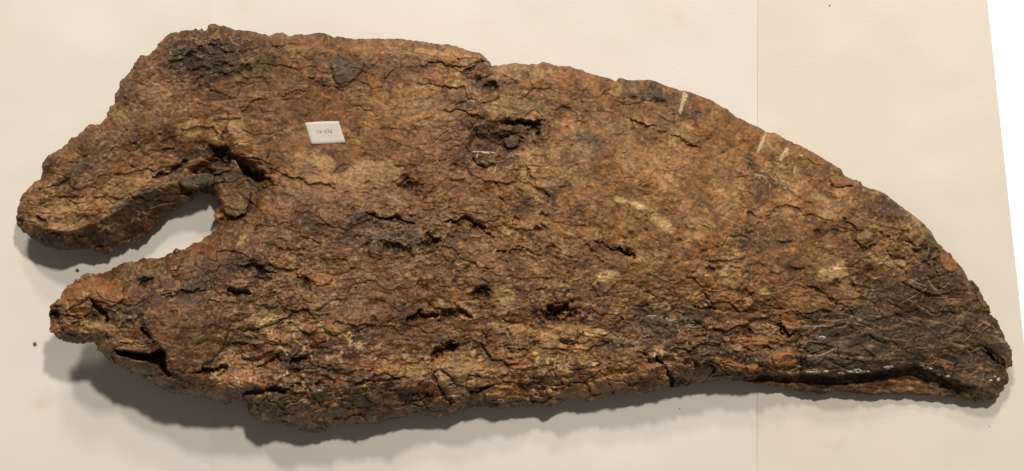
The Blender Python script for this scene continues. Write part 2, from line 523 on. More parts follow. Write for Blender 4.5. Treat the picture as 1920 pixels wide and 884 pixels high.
# ---- hand-placed cavities: polylines (points, half width, depth)
CRACKS = [
 ([(765,598),(790,592),(820,590)],5.5,26),([(818,602),(840,590),(870,588),(884,594)],5.5,22),
 ([(170,563),(185,578),(198,586),(203,602)],8,34),([(462,738),(500,735),(545,729)],7.5,32),
 ([(376,698),(395,696),(420,690)],7,28),([(480,686),(500,681),(520,672)],4,18),([(545,676),(575,672)],6.5,24),
 ([(540,690),(565,700)],4,14),([(1232,668),(1246,688),(1254,706),(1257,724)],5,32),
 ([(1118,452),(1140,462),(1160,470),(1190,483)],2.6,12),([(1160,470),(1190,483)],5,16),
 ([(1183,220),(1195,228),(1212,237),(1228,238)],2.4,9),([(1255,250),(1280,263),(1312,277)],2.4,8),
 ([(1030,200),(1060,206),(1105,220)],1.5,5),([(1500,520),(1545,553),(1590,580),(1600,592)],2.2,9),
 ([(1495,590),(1530,588),(1565,584),(1600,575)],2.2,8),([(832,413),(855,416),(885,414),(915,437),(920,445)],4.4,20),
 ([(935,474),(960,470),(990,465)],2.4,9),([(507,318),(545,333),(590,346),(635,356)],2.0,8),
 ([(450,293),(480,302),(510,310)],2.2,7),([(282,332),(300,334),(320,330),(335,312),(348,303)],4,14),
 ([(100,371),(130,373),(157,371)],2.6,8),([(70,402),(78,415),(82,432)],4,12),([(428,214),(426,238),(416,262)],2,7),
 ([(575,145),(600,158),(625,166),(645,170),(655,160)],1.8,6),([(480,186),(505,184)],2,5),([(525,178),(545,177),(566,172)],1.8,5),
 ([(350,247),(335,275)],1.4,4),([(255,238),(270,256)],1.6,4),([(240,268),(262,274)],1.4,4),([(305,283),(322,281)],2.4,6),
 ([(985,308),(1000,340),(1018,362),(1030,372)],3.6,9),([(912,322),(935,350),(945,390)],2,7),
 ([(685,398),(720,408),(772,416)],5,17),([(800,600),(765,600)],2,8),([(660,720),(720,716),(780,708)],2.2,9),
 ([(760,752),(800,748),(812,735)],2.2,9),([(811,690),(814,715),(832,748),(845,760)],3.0,13),([(925,728),(960,752)],2,6),
 ([(1020,730),(1060,728),(1090,715)],2.2,10),([(880,706),(900,708)],3,12),([(886,735),(905,728),(925,722)],6,24),
 ([(1045,632),(1058,645),(1080,643),(1089,632)],2.0,9),([(1195,580),(1225,578)],3,10),([(1305,576),(1345,578)],3,10),
 ([(1500,594),(1496,640),(1499,680),(1503,722)],1.8,5),([(1650,600),(1655,650),(1648,690)],1.6,3),
 ([(1463,618),(1480,630),(1495,628)],3.4,15),([(1400,650),(1430,652),(1455,660)],2.4,9),
 ([(1838,648),(1860,668),(1885,688)],3.0,15),([(1822,530),(1838,565),(1856,592)],2.4,10),([(1570,655),(1610,665),(1650,672)],2,7),
 ([(1505,655),(1530,663),(1560,655)],2.2,7),([(1600,455),(1620,468),(1640,462)],2.6,10),([(1575,410),(1610,432)],2.2,8),
 ([(1700,450),(1720,462),(1735,455)],3,10),([(1648,440),(1680,455)],2.4,8),
 ([(555,512),(572,525),(590,545),(600,558)],2.6,10),([(455,500),(480,505),(520,512)],6.5,20),([(430,545),(450,551),(470,550)],6,28),
 ([(380,560),(430,575)],1.8,6),([(395,630),(420,600)],1.6,5),([(300,655),(330,640),(350,625)],1.4,4),
 ([(655,630),(680,618),(700,615)],2.4,8),([(600,690),(640,700),(700,695)],2,8),([(545,595),(525,575)],2,7),([(700,610),(760,625)],1.6,5),
 ([(240,520),(262,528),(290,520)],2.6,10),([(320,515),(345,500)],2.4,9),([(300,555),(350,548),(400,540)],3,11),
 ([(225,645),(262,650),(290,640)],2.2,9),([(205,640),(195,628)],3,10),([(265,615),(280,635),(287,638)],6,22),
 ([(120,590),(150,600)],2,6),([(120,625),(150,632)],2,6),([(1330,680),(1365,700),(1420,706)],2.4,9),
 ([(1270,640),(1310,660)],2,7),([(1100,690),(1130,683)],2.6,9),([(1185,650),(1215,680),(1235,668)],2.4,8),
 ([(1000,545),(1030,540)],2.4,8),([(905,620),(915,650)],2.6,7),([(870,135),(905,112)],3,9),([(780,110),(830,122),(860,130)],2,6),
 ([(1560,345),(1580,352),(1600,350)],2.4,8),([(1380,350),(1420,372)],1.4,4),([(1400,400),(1425,410)],2.0,6),
]
PITS = [ # u, v, ru, rv, angle, depth
 (1045,586,27,12,-14,46),(975,232,34,5.5,4,26),(1000,240,13,9,10,22),(955,262,16,9,0,12),(475,328,24,10,30,42),(415,290,20,8,8,28),
 (812,455,17,12,0,26),(745,466,24,9,8,22),(765,347,20,6,8,12),(757,336,9,5,0,7),(905,552,18,11,10,26),(830,662,26,9,-28,38),(845,650,7,6,0,18),
 (273,527,11,8,0,24),(100,590,11,17,-12,30),(40,420,11,8,20,16),(1475,614,17,7,30,24),(1752,482,9,14,10,18),(1728,470,12,6,0,12),
 (580,532,6,12,-40,10),(1330,505,7,4,15,9),(1110,468,10,4,20,7),(925,160,12,10,0,14),(895,150,9,6,0,8),(868,196,16,6,0,7),
 (985,140,10,6,0,7),(960,345,7,4,0,8),(1010,430,12,4,0,7),(1035,470,9,4,0,7),(1020,408,8,4,0,7),(560,470,10,3,10,6),(690,455,10,4,0,6),
 (1240,245,5,3,0,4),(590,318,5,3,0,3),(680,170,5,3,0,3),(360,110,10,8,0,8),(400,85,9,7,0,7),(420,125,12,8,0,8),(460,135,10,9,0,7),(330,120,9,6,0,6),
 (370,135,14,6,-20,6),(1215,165,9,5,0,5),(1190,185,8,4,0,5),(1240,190,9,5,0,6),(130,545,5,4,0,6),(145,610,9,6,0,10),(170,602,12,8,20,12),(240,605,8,5,0,9),
 (262,598,9,6,0,9),(320,590,8,5,0,8),(600,720,9,4,0,8),(560,720,10,4,0,8),(690,750,9,4,0,9),(1120,712,6,3,0,7),(1290,685,10,4,0,7),(1320,640,8,4,0,6),
 (1530,440,10,4,30,6),(1470,455,12,5,10,7),(1400,440,10,4,0,6),(1565,530,9,7,0,8),(1500,505,10,5,0,8),(1630,505,8,5,0,7),(1600,540,8,4,20,7),
 (375,330,22,7,-10,10),(455,405,10,5,0,8),(500,355,12,9,0,9),(440,330,8,6,0,7),(390,350,10,5,0,8),
]
HOLLOW = [(212,652),(240,661),(275,664),(300,656),(313,664),(312,684),(322,703),(316,707),(300,690),(276,680),(245,674),(220,664)]
GAP = [(1340,714),(1420,709),(1500,710),(1560,709),(1640,702),(1662,699),(1720,702),(1760,714),(1785,724),(1780,730),(1735,722),(1690,715),(1650,716),(1600,720),(1550,722),(1490,719),(1420,715)]
LEDGE_TOP = [(1340,708),(1420,704),(1500,702),(1560,703),(1625,698),(1655,693),(1700,690),(1725,686),(1748,697),(1775,708),(1805,718),(1850,728)]
RECESS = [(335,345),(360,312),(410,292),(465,300),(498,338),(488,388),(440,420),(405,440),(395,370),(338,365)]
ux, vy = fbm(U, V, 18, 3, 20), fbm(U, V, 18, 3, 21)
seat = sstep(-14, 3, np.minimum(np.minimum(U - 570, 650 - U), np.minimum(V - 227, 273 - V)))
Z = Z - seat * (REL - fbm(U, V, 230, 3, 18) * 7) * 0.75
UW, VW = U + ux * 3.5, V + vy * 3.5
Zng = Z.copy()
DARK = np.zeros_like(Z)          # how much black is mixed into cracks, pits and the hollow


def window(pts, m):
    xs = [p[0] for p in pts]
    ys = [p[1] for p in pts]
    j0 = max(0, int((min(xs) - m - us[0]) / STEP)); j1 = min(NX, int((max(xs) + m - us[0]) / STEP) + 2)
    i0 = max(0, int((min(ys) - m - vs[0]) / STEP)); i1 = min(NY, int((max(ys) + m - vs[0]) / STEP) + 2)
    return slice(i0, i1), slice(j0, j1)


for pts, hw, dep in CRACKS:
    w = window(pts, 30)
    d, tp = seg_dist(UW[w] + ux[w] * 2.5 + 2.2 * fine[w], VW[w] + vy[w] * 2.5 + 2.2 * grit[w], pts)
    ww = 0.72 * hw * (0.5 + 0.75 * np.sin(np.pi * np.clip(tp, 0.04, 0.96))) * np.clip(1 + 0.95 * fbm(U[w], V[w], 16, 3, 22), 0.12, 2)
    g = np.exp(-(d / np.maximum(ww, 0.5)) ** 2.5)
    Z[w] -= dep * 0.72 * g
    Z[w] += 1.0 * np.exp(-((d - ww * 1.9) / (ww * 1.2 + 1)) ** 2) * (V[w] < 9999)
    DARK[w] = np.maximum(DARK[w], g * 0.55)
for (pu, pv, pa, pb, an, dep) in PITS:
    w = window([(pu, pv)], max(pa, pb) * 2 + 12)
    ca, sa = math.cos(math.radians(an)), math.sin(math.radians(an))
    x = UW[w] + ux[w] * 3 - pu
    y = VW[w] + vy[w] * 3 - pv
    r = np.hypot((x * ca + y * sa) / pa, (-x * sa + y * ca) / pb)
    r = r + 0.35 * fine[w] + 0.25 * grit[w]
    g = np.exp(-np.clip(r, 0, 9) ** 3)
    Z[w] -= dep * 0.85 * g
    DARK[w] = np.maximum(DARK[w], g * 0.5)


def poly_field(pts, m=40, wob=1.0):
    w = window(pts, m)
    x, y = U[w] + ux[w] * 3.5 * wob, V[w] + vy[w] * 3.5 * wob
    d, _ = seg_dist(x, y, pts, True)
    return w, np.where(inside_poly(x, y, pts), d, -d)


w, sd = poly_field(HOLLOW)
g = sstep(-1.5, 5, sd)
Z[w] -= (50 + 10 * fbm(U[w], V[w], 14, 3, 64)) * g
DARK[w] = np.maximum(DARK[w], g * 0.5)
w, sd = poly_field([(872,286),(884,244),(948,222),(1012,234),(1008,270),(964,318),(904,326)])
Z[w] -= sstep(-4, 12, sd) * (9 + 5 * fbm(U[w], V[w], 22, 4, 63) + 4 * (cidb[w] - 0.5))
w, sd = poly_field(RECESS)
Z[w] -= 20 * sstep(-4, 14, sd)
# lower right: the plate's under layer shows as a ledge beyond an open gap
x, y = UW, VW
lu = np.array([p[0] for p in LEDGE_TOP], float)
lv = np.array([p[1] for p in LEDGE_TOP], float)
rim = np.interp(U[0], lu, lv).astype(np.float32)[None, :] + fbm(U, V * 0, 16, 3, 23) * 3.0
act = sstep(1330, 1390, U) * (1 - sstep(1790, 1850, U))
below = V - rim
ledge = 33 - 0.25 * np.clip(below, 0, 60) + fbm(U, V, 14, 3, 24) * 3.5 + LIC_s * 1.2
face = sstep(-1.5, 2.5, below) * act
Zl = np.minimum(Z, ledge)
Z = Z * (1 - face) + Zl * face
w, sd = poly_field(GAP, 40, 0.8)
g = sstep(-2, 4, sd)
Z[w] = Z[w] - 9 * g
Z = np.maximum(Z, 1.5 + 0 * Z)
Z = np.where(SD < 3, np.minimum(Z, Zng + 1), Z)

# ---- colour (reflectance of the mineral, linear)
def c(r, g_, b):
    f = lambda s: ((s / 255 + 0.055) / 1.055) ** 2.4 if s > 10 else s / 255 / 12.92
    return np.array([f(r), f(g_), f(b)], np.float32)


PAL = dict(brown=c(124,84,52), ochre=c(142,104,66), red=c(114,74,44), tan=c(170,134,97), pale=c(196,166,126), dark=c(58,43,32),
           black=c(37,30,22), slate=c(74,64,50), olive=c(92,76,50), maroon=c(84,56,42), khaki=c(160,128,94), orange=c(146,96,54), grey=c(98,84,64), pink=c(168,126,98), white=c(214,202,182))
C = np.empty((NY, NX, 3), np.float32)
C[:] = PAL['brown']


def mixc(mask, colr):
    global C
    C += mask[..., None] * (colr - C)


big = fbm(U, V, 150, 4, 30)
mid = fbm(U, V, 48, 4, 31)
sm = fbm(U, V, 14, 4, 32)
lightreg = up(lambda x, y: idw([(1150,300,.85),(1300,420,.8),(1450,330,.75),(1250,520,.75),(1050,420,.7),(850,250,.55),(700,220,.5),(800,350,.6),(950,180,.65),(1450,480,.65),(550,220,.25),(450,200,.2),(250,300,.2),(150,360,.35),(300,600,.05),(480,620,.15),(600,560,.15),(700,520,.25),(600,720,.0),(800,700,.2),(950,680,.4),(1150,640,.35),(1700,620,0),(1600,420,.45),(1750,480,.1),(380,90,.1),(300,140,.2)], x, y, 3), 10)
redreg = up(lambda x, y: idw([(250,250,.6),(300,620,.6),(600,560,.7),(700,530,.8),(780,640,.4),(1100,600,.4),(1180,150,.5),(450,200,.3),(1300,300,.2),(1000,300,.2),(1500,350,.2),(1800,560,.3),(150,560,.5),(1100,720,.6)], x, y, 3), 10)
mixc(np.clip(lightreg * 0.9 + 0.35 * mid, 0, 1) * 0.75, PAL['ochre'])
mixc(np.clip(redreg * 0.8 + 0.4 * big, 0, 1) * 0.45, PAL['red'])
mixc(sstep(0.35, 1.0, mid + 0.5 * sm) * 0.45 * (0.35 + lightreg), PAL['tan'])
mixc(sstep(0.3, 1.0, -mid * 0.9 - 0.5 * big + 0.12 * LIC_m) * 0.5, PAL['dark'])
mot = fbm(U, V, 30, 4, 40)
C *= np.clip(1 + 0.24 * mot + 0.24 * fbm(U, V, 11, 4, 41), 0.35, 1.8)[..., None]
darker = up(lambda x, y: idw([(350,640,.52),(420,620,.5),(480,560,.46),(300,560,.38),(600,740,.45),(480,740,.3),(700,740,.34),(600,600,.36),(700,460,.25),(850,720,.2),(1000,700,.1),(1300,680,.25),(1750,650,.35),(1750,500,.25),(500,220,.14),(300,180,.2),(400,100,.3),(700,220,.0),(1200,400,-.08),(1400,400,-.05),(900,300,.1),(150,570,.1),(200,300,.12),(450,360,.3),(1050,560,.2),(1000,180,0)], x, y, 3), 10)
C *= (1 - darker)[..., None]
# polygon-ish plates differ a little in tone
C *= (1 + chunky * ((cid - 0.5) * 0.55 + (cidb - 0.5) * 0.4))[..., None]
C *= (1 + (1 - chunky) * (cidc - 0.5) * 0.10)[..., None]

PATCH = [ # u,v,ru,rv,angle,colour,strength
 (375,108,80,46,0,'dark',.8),(350,100,40,30,0,'black',.6),(440,95,70,40,0,'black',.55),(470,132,40,32,0,'olive',.6),(260,190,50,40,-40,'grey',.45),(300,170,40,25,-20,'pink',.3),(245,130,30,30,-40,'maroon',.4),
 (650,132,46,34,-10,'slate',.75),(600,110,30,18,0,'dark',.35),(742,115,26,18,0,'grey',.6),(770,128,38,9,5,'dark',.6),(915,142,45,32,10,'maroon',.85),(926,160,18,14,0,'black',.7),
 (870,196,46,15,5,'slate',.55),(900,240,55,18,0,'maroon',.6),(930,285,62,34,0,'maroon',.75),(990,240,36,20,10,'dark',.6),(960,265,40,14,0,'black',.5),(985,140,26,12,0,'dark',.5),
 (1205,172,62,26,12,'dark',.75),(1270,195,60,24,22,'dark',.4),(1105,265,34,16,10,'slate',.55),(1125,292,18,12,0,'maroon',.5),
 (1235,605,56,32,8,'slate',.85),(1300,600,40,24,0,'dark',.85),(1250,640,70,22,5,'maroon',.6),(1310,670,80,30,-5,'dark',.55),(1180,650,60,20,0,'dark',.35),
 (1700,640,205,72,8,'dark',.55),(1600,630,95,60,0,'slate',.55),(1845,655,55,70,30,'dark',.6),(1690,560,110,34,24,'dark',.6),(1760,500,60,40,35,'dark',.45),(1745,455,24,30,40,'olive',.6),(1800,530,30,40,45,'maroon',.5),
 (245,392,92,24,-36,'slate',.85),(250,430,60,12,-33,'dark',.5),(120,455,90,16,10,'dark',.6),(385,336,60,19,0,'slate',.8),(445,360,42,50,20,'olive',.4),(430,330,26,30,0,'slate',.5),(370,320,40,12,-10,'orange',.45),
 (180,290,60,34,-36,'olive',.5),(160,310,70,16,-38,'dark',.35),(700,412,62,14,8,'black',.75),(720,448,80,20,5,'slate',.7),(830,445,60,14,0,'dark',.4),
 (345,548,66,13,-8,'black',.65),(240,596,56,22,-5,'dark',.75),(262,510,42,16,-5,'olive',.7),(400,520,40,16,-20,'dark',.4),(505,745,50,12,6,'slate',.65),(470,510,60,18,8,'dark',.6),(480,580,55,26,10,'olive',.45),
 (700,742,90,22,-5,'dark',.5),(800,768,70,12,-3,'slate',.65),(620,755,60,16,0,'dark',.4),(1400,665,60,20,-5,'dark',.45),(1415,450,46,18,8,'slate',.65),(1640,385,60,20,28,'dark',.45),(1600,330,40,14,25,'maroon',.4),
 (1330,390,20,8,10,'slate',.4),(1300,370,24,7,15,'slate',.4),(540,360,30,20,0,'dark',.3),(1000,560,50,30,0,'maroon',.35),(1100,560,70,26,5,'maroon',.3),
 (920,385,34,52,-12,'brown',.6),(910,400,22,20,0,'slate',.35),(1430,660,40,14,-5,'slate',.4),(1380,700,60,8,0,'black',.5),
 (355,240,26,18,10,'tan',.75),(400,238,14,24,0,'tan',.7),(444,238,20,26,-15,'tan',.75),(450,268,16,8,0,'tan',.6),(535,245,22,7,-10,'tan',.6),(650,245,12,6,20,'tan',.7),(665,265,12,6,20,'tan',.6),
 (600,305,36,14,12,'tan',.75),(700,325,52,26,0,'khaki',.8),(690,312,34,12,-10,'tan',.7),(650,340,70,12,8,'tan',.5),(600,350,90,24,10,'pink',.35),(820,100,70,5,8,'tan',.7),
 (1190,384,24,9,22,'pale',.7),(1165,376,16,6,10,'pale',.7),(1243,420,26,12,25,'pale',.55),(1310,420,30,12,10,'khaki',.6),(1140,516,26,9,-8,'pale',.65),(1230,490,50,6,4,'tan',.6),(1110,440,30,10,10,'tan',.5),
 (980,135,60,22,5,'khaki',.6),(985,200,50,30,10,'khaki',.45),(950,558,18,26,0,'khaki',.85),(990,625,60,14,12,'tan',.55),(1120,625,60,8,6,'pale',.6),(1020,640,40,20,0,'khaki',.45),(872,705,20,46,0,'khaki',.7),(800,690,70,16,-5,'tan',.4),
 (1555,514,42,20,5,'pale',.7),(1575,500,10,16,0,'pale',.7),(1520,560,50,14,10,'ochre',.6),(1430,550,14,12,0,'tan',.7),(1555,395,30,24,20,'khaki',.55),(1540,370,20,10,30,'pale',.4),
 (445,700,40,32,0,'pink',.6),(500,612,24,14,-20,'pale',.6),(520,630,20,8,0,'tan',.6),(600,790,30,10,-10,'khaki',.6),(620,750,20,8,0,'khaki',.5),(130,540,30,10,-20,'orange',.5),(170,548,60,16,-5,'orange',.5),
 (220,640,50,10,15,'khaki',.5),(190,610,30,12,0,'khaki',.4),(270,700,50,12,28,'khaki',.5),(600,523,34,14,8,'orange',.75),(350,625,66,50,10,'brown',.35),(375,610,40,36,0,'olive',.35),(300,590,30,12,0,'orange',.5),
 (710,545,100,34,-3,'red',.55),(760,680,60,10,-4,'orange',.5),(1150,715,46,18,-8,'orange',.5),(1210,695,22,16,0,'orange',.7),(1425,645,34,14,-5,'orange',.7),(1472,675,24,16,-5,'orange',.85),(1372,683,24,10,15,'orange',.8),(1410,692,14,8,0,'orange',.8),
 (1480,600,16,26,0,'orange',.6),(970,690,34,14,0,'orange',.45),(950,745,40,14,4,'ochre',.6),(1060,715,40,16,0,'ochre',.55),(1400,600,20,10,0,'red',.5),(240,345,60,20,-30,'tan',.35),(110,390,40,18,-20,'tan',.35),(160,385,60,14,-8,'tan',.5),(215,350,60,12,-34,'ochre',.5),(130,290,20,14,-40,'ochre',.6),(105,425,50,7,12,'pink',.6),
 (1780,490,22,14,40,'orange',.5),(1885,670,12,20,0,'orange',.5),(1845,575,10,22,-25,'orange',.45),(1720,412,16,10,40,'khaki',.6),(1690,400,30,10,35,'grey',.5),(1660,490,36,8,10,'pale',.5),(1660,430,40,14,20,'ochre',.5),
 (1450,262,16,20,20,'tan',.35),(1490,290,30,14,28,'ochre',.5),(1450,320,44,12,30,'tan',.45),(1590,344,18,6,14,'orange',.5),(650,200,60,20,0,'ochre',.3),(760,200,80,40,0,'tan',.3),(1080,330,60,16,18,'tan',.45),(1000,330,30,40,-10,'tan',.4),(1250,300,60,26,20,'tan',.25),(1180,285,16,40,0,'khaki',.5),(1130,215,14,8,0,'pink',.6),(1165,240,30,20,0,'grey',.5),
]
px1, px2 = fbm(U, V, 26, 4, 33), fbm(U, V, 26, 4, 34)
for (pu, pv, pa, pb, an, key, st) in PATCH:
    w = window([(pu, pv)], max(pa, pb) * 1.9 + 10)
    ca, sa = math.cos(math.radians(an)), math.sin(math.radians(an))
    x = U[w] - pu
    y = V[w] - pv
    r = np.hypot((x * ca + y * sa) / pa, (-x * sa + y * ca) / pb)
    r = r + px1[w] * 0.42 + sm[w] * 0.22 + 0.07 * LIC_s[w]
    mk = np.clip((1 - sstep(0.70, 1.22, r)) * st * 1.12, 0, 1)
    C[w] += (mk * np.clip(0.8 + 0.25 * sm[w] + 0.12 * LIC_s[w], 0.2, 1.15))[..., None] * (PAL[key] - C[w])

def patches(keys, gain, rep=1.0):
    for (pu, pv, pa, pb, an, key, st) in PATCH:
        if key not in keys:
            continue
        w = window([(pu, pv)], max(pa, pb) * 1.9 + 10)
        ca, sa = math.cos(math.radians(an)), math.sin(math.radians(an))
        x = U[w] - pu
        y = V[w] - pv
        r = np.hypot((x * ca + y * sa) / pa, (-x * sa + y * ca) / pb) + px1[w] * 0.5 + sm[w] * 0.45
        C[w] += ((1 - sstep(0.55, 1.1, r)) * st * gain)[..., None] * (PAL[key] - C[w])


# streaks and specks
dk = rk * np.clip(-LIC_s - 0.7 + 0.6 * px2, 0, 1.5) * (0.2 + 0.4 * flaky)
mixc(np.clip(dk * 0.55, 0, .8), PAL['dark'])
pl = (0.3 + 0.7 * rk) * np.clip(LIC_f * 0.35 + sm * 1.1 + 0.4 * px2 - 0.7, 0, 1) * (0.30 + 0.5 * lightreg + 0.25 * chunky)
mixc(np.clip(pl * 0.75, 0, .75), PAL['pale'])
spk = sstep(0.50, 0.95, fbm(U, V, 7, 2, 35) + 0.45 * mid)
mixc(spk * 0.5 * (0.4 + 0.6 * rk), PAL['tan'])
spw = sstep(0.70, 1.0, fbm(U, V, 5, 2, 45) + 0.5 * px2) * (0.3 + 0.7 * lay)
mixc(spw * 0.6, PAL['pale'])
vtop = np.interp(us, [1480, 1497, 1600, 1680, 1760, 1830, 1900], [596, 592, 577, 532, 505, 522, 540]).astype(np.float32)[None, :]
tipm = sstep(1493, 1502, U + 2.5 * sm) * sstep(-8 - 26 * sstep(1580, 1680, U), 12 + 20 * sstep(1580, 1680, U), V - vtop + 12 * px1 + 6 * sm)
mixc(tipm * 0.42, c(78, 65, 46))
fib = norm(smear(fbm(U, V, 5, 2, 46), 13, 11))
C *= (1 - 0.12 * tipm)[..., None]
mixc(np.clip(fib - 1.15, 0, 1) * tipm * 0.6, PAL['orange'])
mixc(np.clip(fib - 1.7, 0, 1) * tipm * 0.7, PAL['tan'])
mixc(np.clip(-fib - 0.8, 0, 1) * tipm * 0.6, PAL['black'])
spd = sstep(0.6, 1.0, fbm(U, V, 8, 2, 36) - 0.35 * mid + 0.2 * px2)
mixc(spd * 0.55, PAL['black'])
# calcite along the joints between plates
jv = np.exp(-(edge1 / 0.05) ** 2) * chunky * sstep(0.0, 0.6, fbm(U, V, 40, 2, 37))
mixc(np.clip(jv * 0.55, 0, .6), PAL['pale'])
jv = np.exp(-(edge2 / 0.06) ** 2) * chunky * sstep(0.15, 0.7, fbm(U, V, 30, 2, 38))
mixc(np.clip(jv * 0.45, 0, .5), PAL['pale'])
f1d, f2d, _c = voronoi((U + 9 * fbm(U, V, 20, 3, 47)) / 34 + 7, (V + 9 * fbm(U, V, 20, 3, 48)) / 25 + 3, 5)
edge4 = f2d - f1d
mixc(np.clip(crk * 0.6, 0, .6), PAL['black'])
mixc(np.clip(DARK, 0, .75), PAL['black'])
dust = sstep(0.45, 1.0, fbm(U, V, 6.5, 2, 49) + 0.55 * fbm(U, V, 36, 3, 52)) * (0.25 + 0.75 * rk) * (1 - 0.75 * tipm)
mixc(dust * 0.42, PAL['tan'])
grime = sstep(0.5, 1.0, fbm(U, V, 6.0, 2, 53) + 0.5 * fbm(U, V, 32, 3, 54)) * (0.3 + 0.7 * rk)
mixc(grime * 0.5, PAL['dark'])
patches(('pale', 'tan', 'khaki', 'pink'), 0.6)
patches(('slate', 'maroon', 'dark', 'olive'), 0.3)
C *= np.clip(1 + 0.17 * fib * sstep(430, 580, V) * (1 - 0.5 * smooth), 0.5, 1.6)[..., None]
# places where a net of pale veins cements broken pieces
for (pu, pv, pa_, pb_) in ((560,625,110,50),(440,690,70,40),(1010,690,110,60),(1250,640,80,40),(1460,330,70,30),(150,560,60,40),(1700,500,60,35),(560,770,80,25),(1100,640,60,30),(640,640,70,40),(940,300,60,40)):
    rr_ = np.hypot((U - pu) / pa_, (V - pv) / pb_)
    net = np.exp(-(edge4 / 0.075) ** 2) * (1 - sstep(0.6, 1.15, rr_ + 0.3 * px1)) * sstep(-0.25, 0.45, px2 + 0.3 * sm)
    mixc(np.clip(net * 0.85, 0, .85), PAL['pale'])
tnet = np.exp(-(edge4 / 0.07) ** 2) * tipm * sstep(-0.3, 0.5, px2)
mixc(np.clip(tnet * 0.3, 0, .3), PAL['tan'])
C *= np.clip(1 + 0.34 * fbm(U, V, 4.6, 2, 39) + 0.08 * LIC_f, 0.45, 1.7)[..., None]
C = np.clip(C * np.array([0.815, 0.74, 0.57], np.float32), 0.005, 0.8).astype(np.float32)
gloss = np.clip(up(lambda x, y: idw([(600,560,.8),(700,480,.8),(480,700,.8),(700,740,.9),(300,560,.5),(1000,650,.4),(1700,640,.15),(1300,650,.4),(600,200,.1),(1200,350,.15),(200,300,.2),(1500,400,.2),(950,270,.5),(430,360,.5)], x, y), 10) + 0.3 * mid, 0, 1)

# ---- build the body: upper surface from the grid, coarse underside
bone = bpy.data.objects.new('fossil_bone', None)
col.objects.link(bone)
bone.location = (0, 0, 0)
tag(bone, 'large brown fossil bone with forked left end and dark pointed right tip', 'fossil')

gy, gx = np.gradient(SD, STEP)
gn = np.hypot(gx, gy) + 1e-3


def snapped(mask_pts, near):
    u_ = U.copy()
    v_ = V.copy()
    m = mask_pts & (SD < near)
    k = np.clip(SD / gn, 0, near * 1.2)
    u_[m] -= (gx / gn * k)[m]
    v_[m] -= (gy / gn * k)[m]
    return u_, v_


def grid_faces(mask):
    idx = np.full(mask.shape, -1, np.int64)
    cell = mask[:-1, :-1] & mask[:-1, 1:] & mask[1:, :-1] & mask[1:, 1:]
    used = np.zeros_like(mask)
    used[:-1, :-1] |= cell
    used[:-1, 1:] |= cell
    used[1:, :-1] |= cell
    used[1:, 1:] |= cell
    idx[used] = np.arange(used.sum())
    i, j = np.nonzero(cell)
    q = np.stack([idx[i + 1, j], idx[i + 1, j + 1], idx[i, j + 1], idx[i, j]], -1)
    return used, q, idx, cell


used, q, idx, cell = grid_faces(INS)
Us, Vs = snapped(INS, STEP * 1.5)
zz = np.where(SD < STEP * 1.5, np.minimum(Z, ZE + 2), Z)
top_v = world_xyz(Us[used], Vs[used], zz[used])
# underside, every third grid point
K = 3
um, vm, sm_ = U[::K, ::K], V[::K, ::K], SD[::K, ::K]
ins2 = sm_ > 0
used2, q2, idx2, cell2 = grid_faces(ins2)
REST = up(lambda x, y: idw([(250,600,62),(140,580,95),(350,660,40),(150,370,22),(80,400,35),(400,130,12),(480,700,15),(600,450,0),(800,400,0),(1000,400,0),(1300,450,0),(1600,550,0),(1800,640,4),(350,520,45),(900,700,6),(1200,660,4),(400,380,24)], x, y, 4, 20), 8)[::K, ::K]
ze2 = ZE[::K, ::K]
tt = np.clip(sm_ / 75.0, 0, 1)
zb = REST + (ze2 - REST) * (1 - np.sin(tt * math.pi / 2)) + fbm(um, vm, 40, 3, 50) * 2.0 * tt
zb = np.maximum(zb, 0.0)
zb = np.minimum(zb, np.maximum(Z[::K, ::K] - 14 * tt - 0.5, 0.0))
k = np.where(sm_ < STEP * K * 1.5, np.clip(sm_ / gn[::K, ::K], 0, 6), 0)
u2 = um - gx[::K, ::K] / gn[::K, ::K] * k
v2 = vm - gy[::K, ::K] / gn[::K, ::K] * k
bot_v = world_xyz(u2[used2], v2[used2], zb[used2])
q2 = q2[:, ::-1] + len(top_v)
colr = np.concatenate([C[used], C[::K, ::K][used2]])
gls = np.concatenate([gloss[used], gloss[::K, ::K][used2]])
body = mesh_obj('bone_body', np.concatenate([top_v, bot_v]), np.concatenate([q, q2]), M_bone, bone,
                colors=colr, attrs={'gloss': gls})


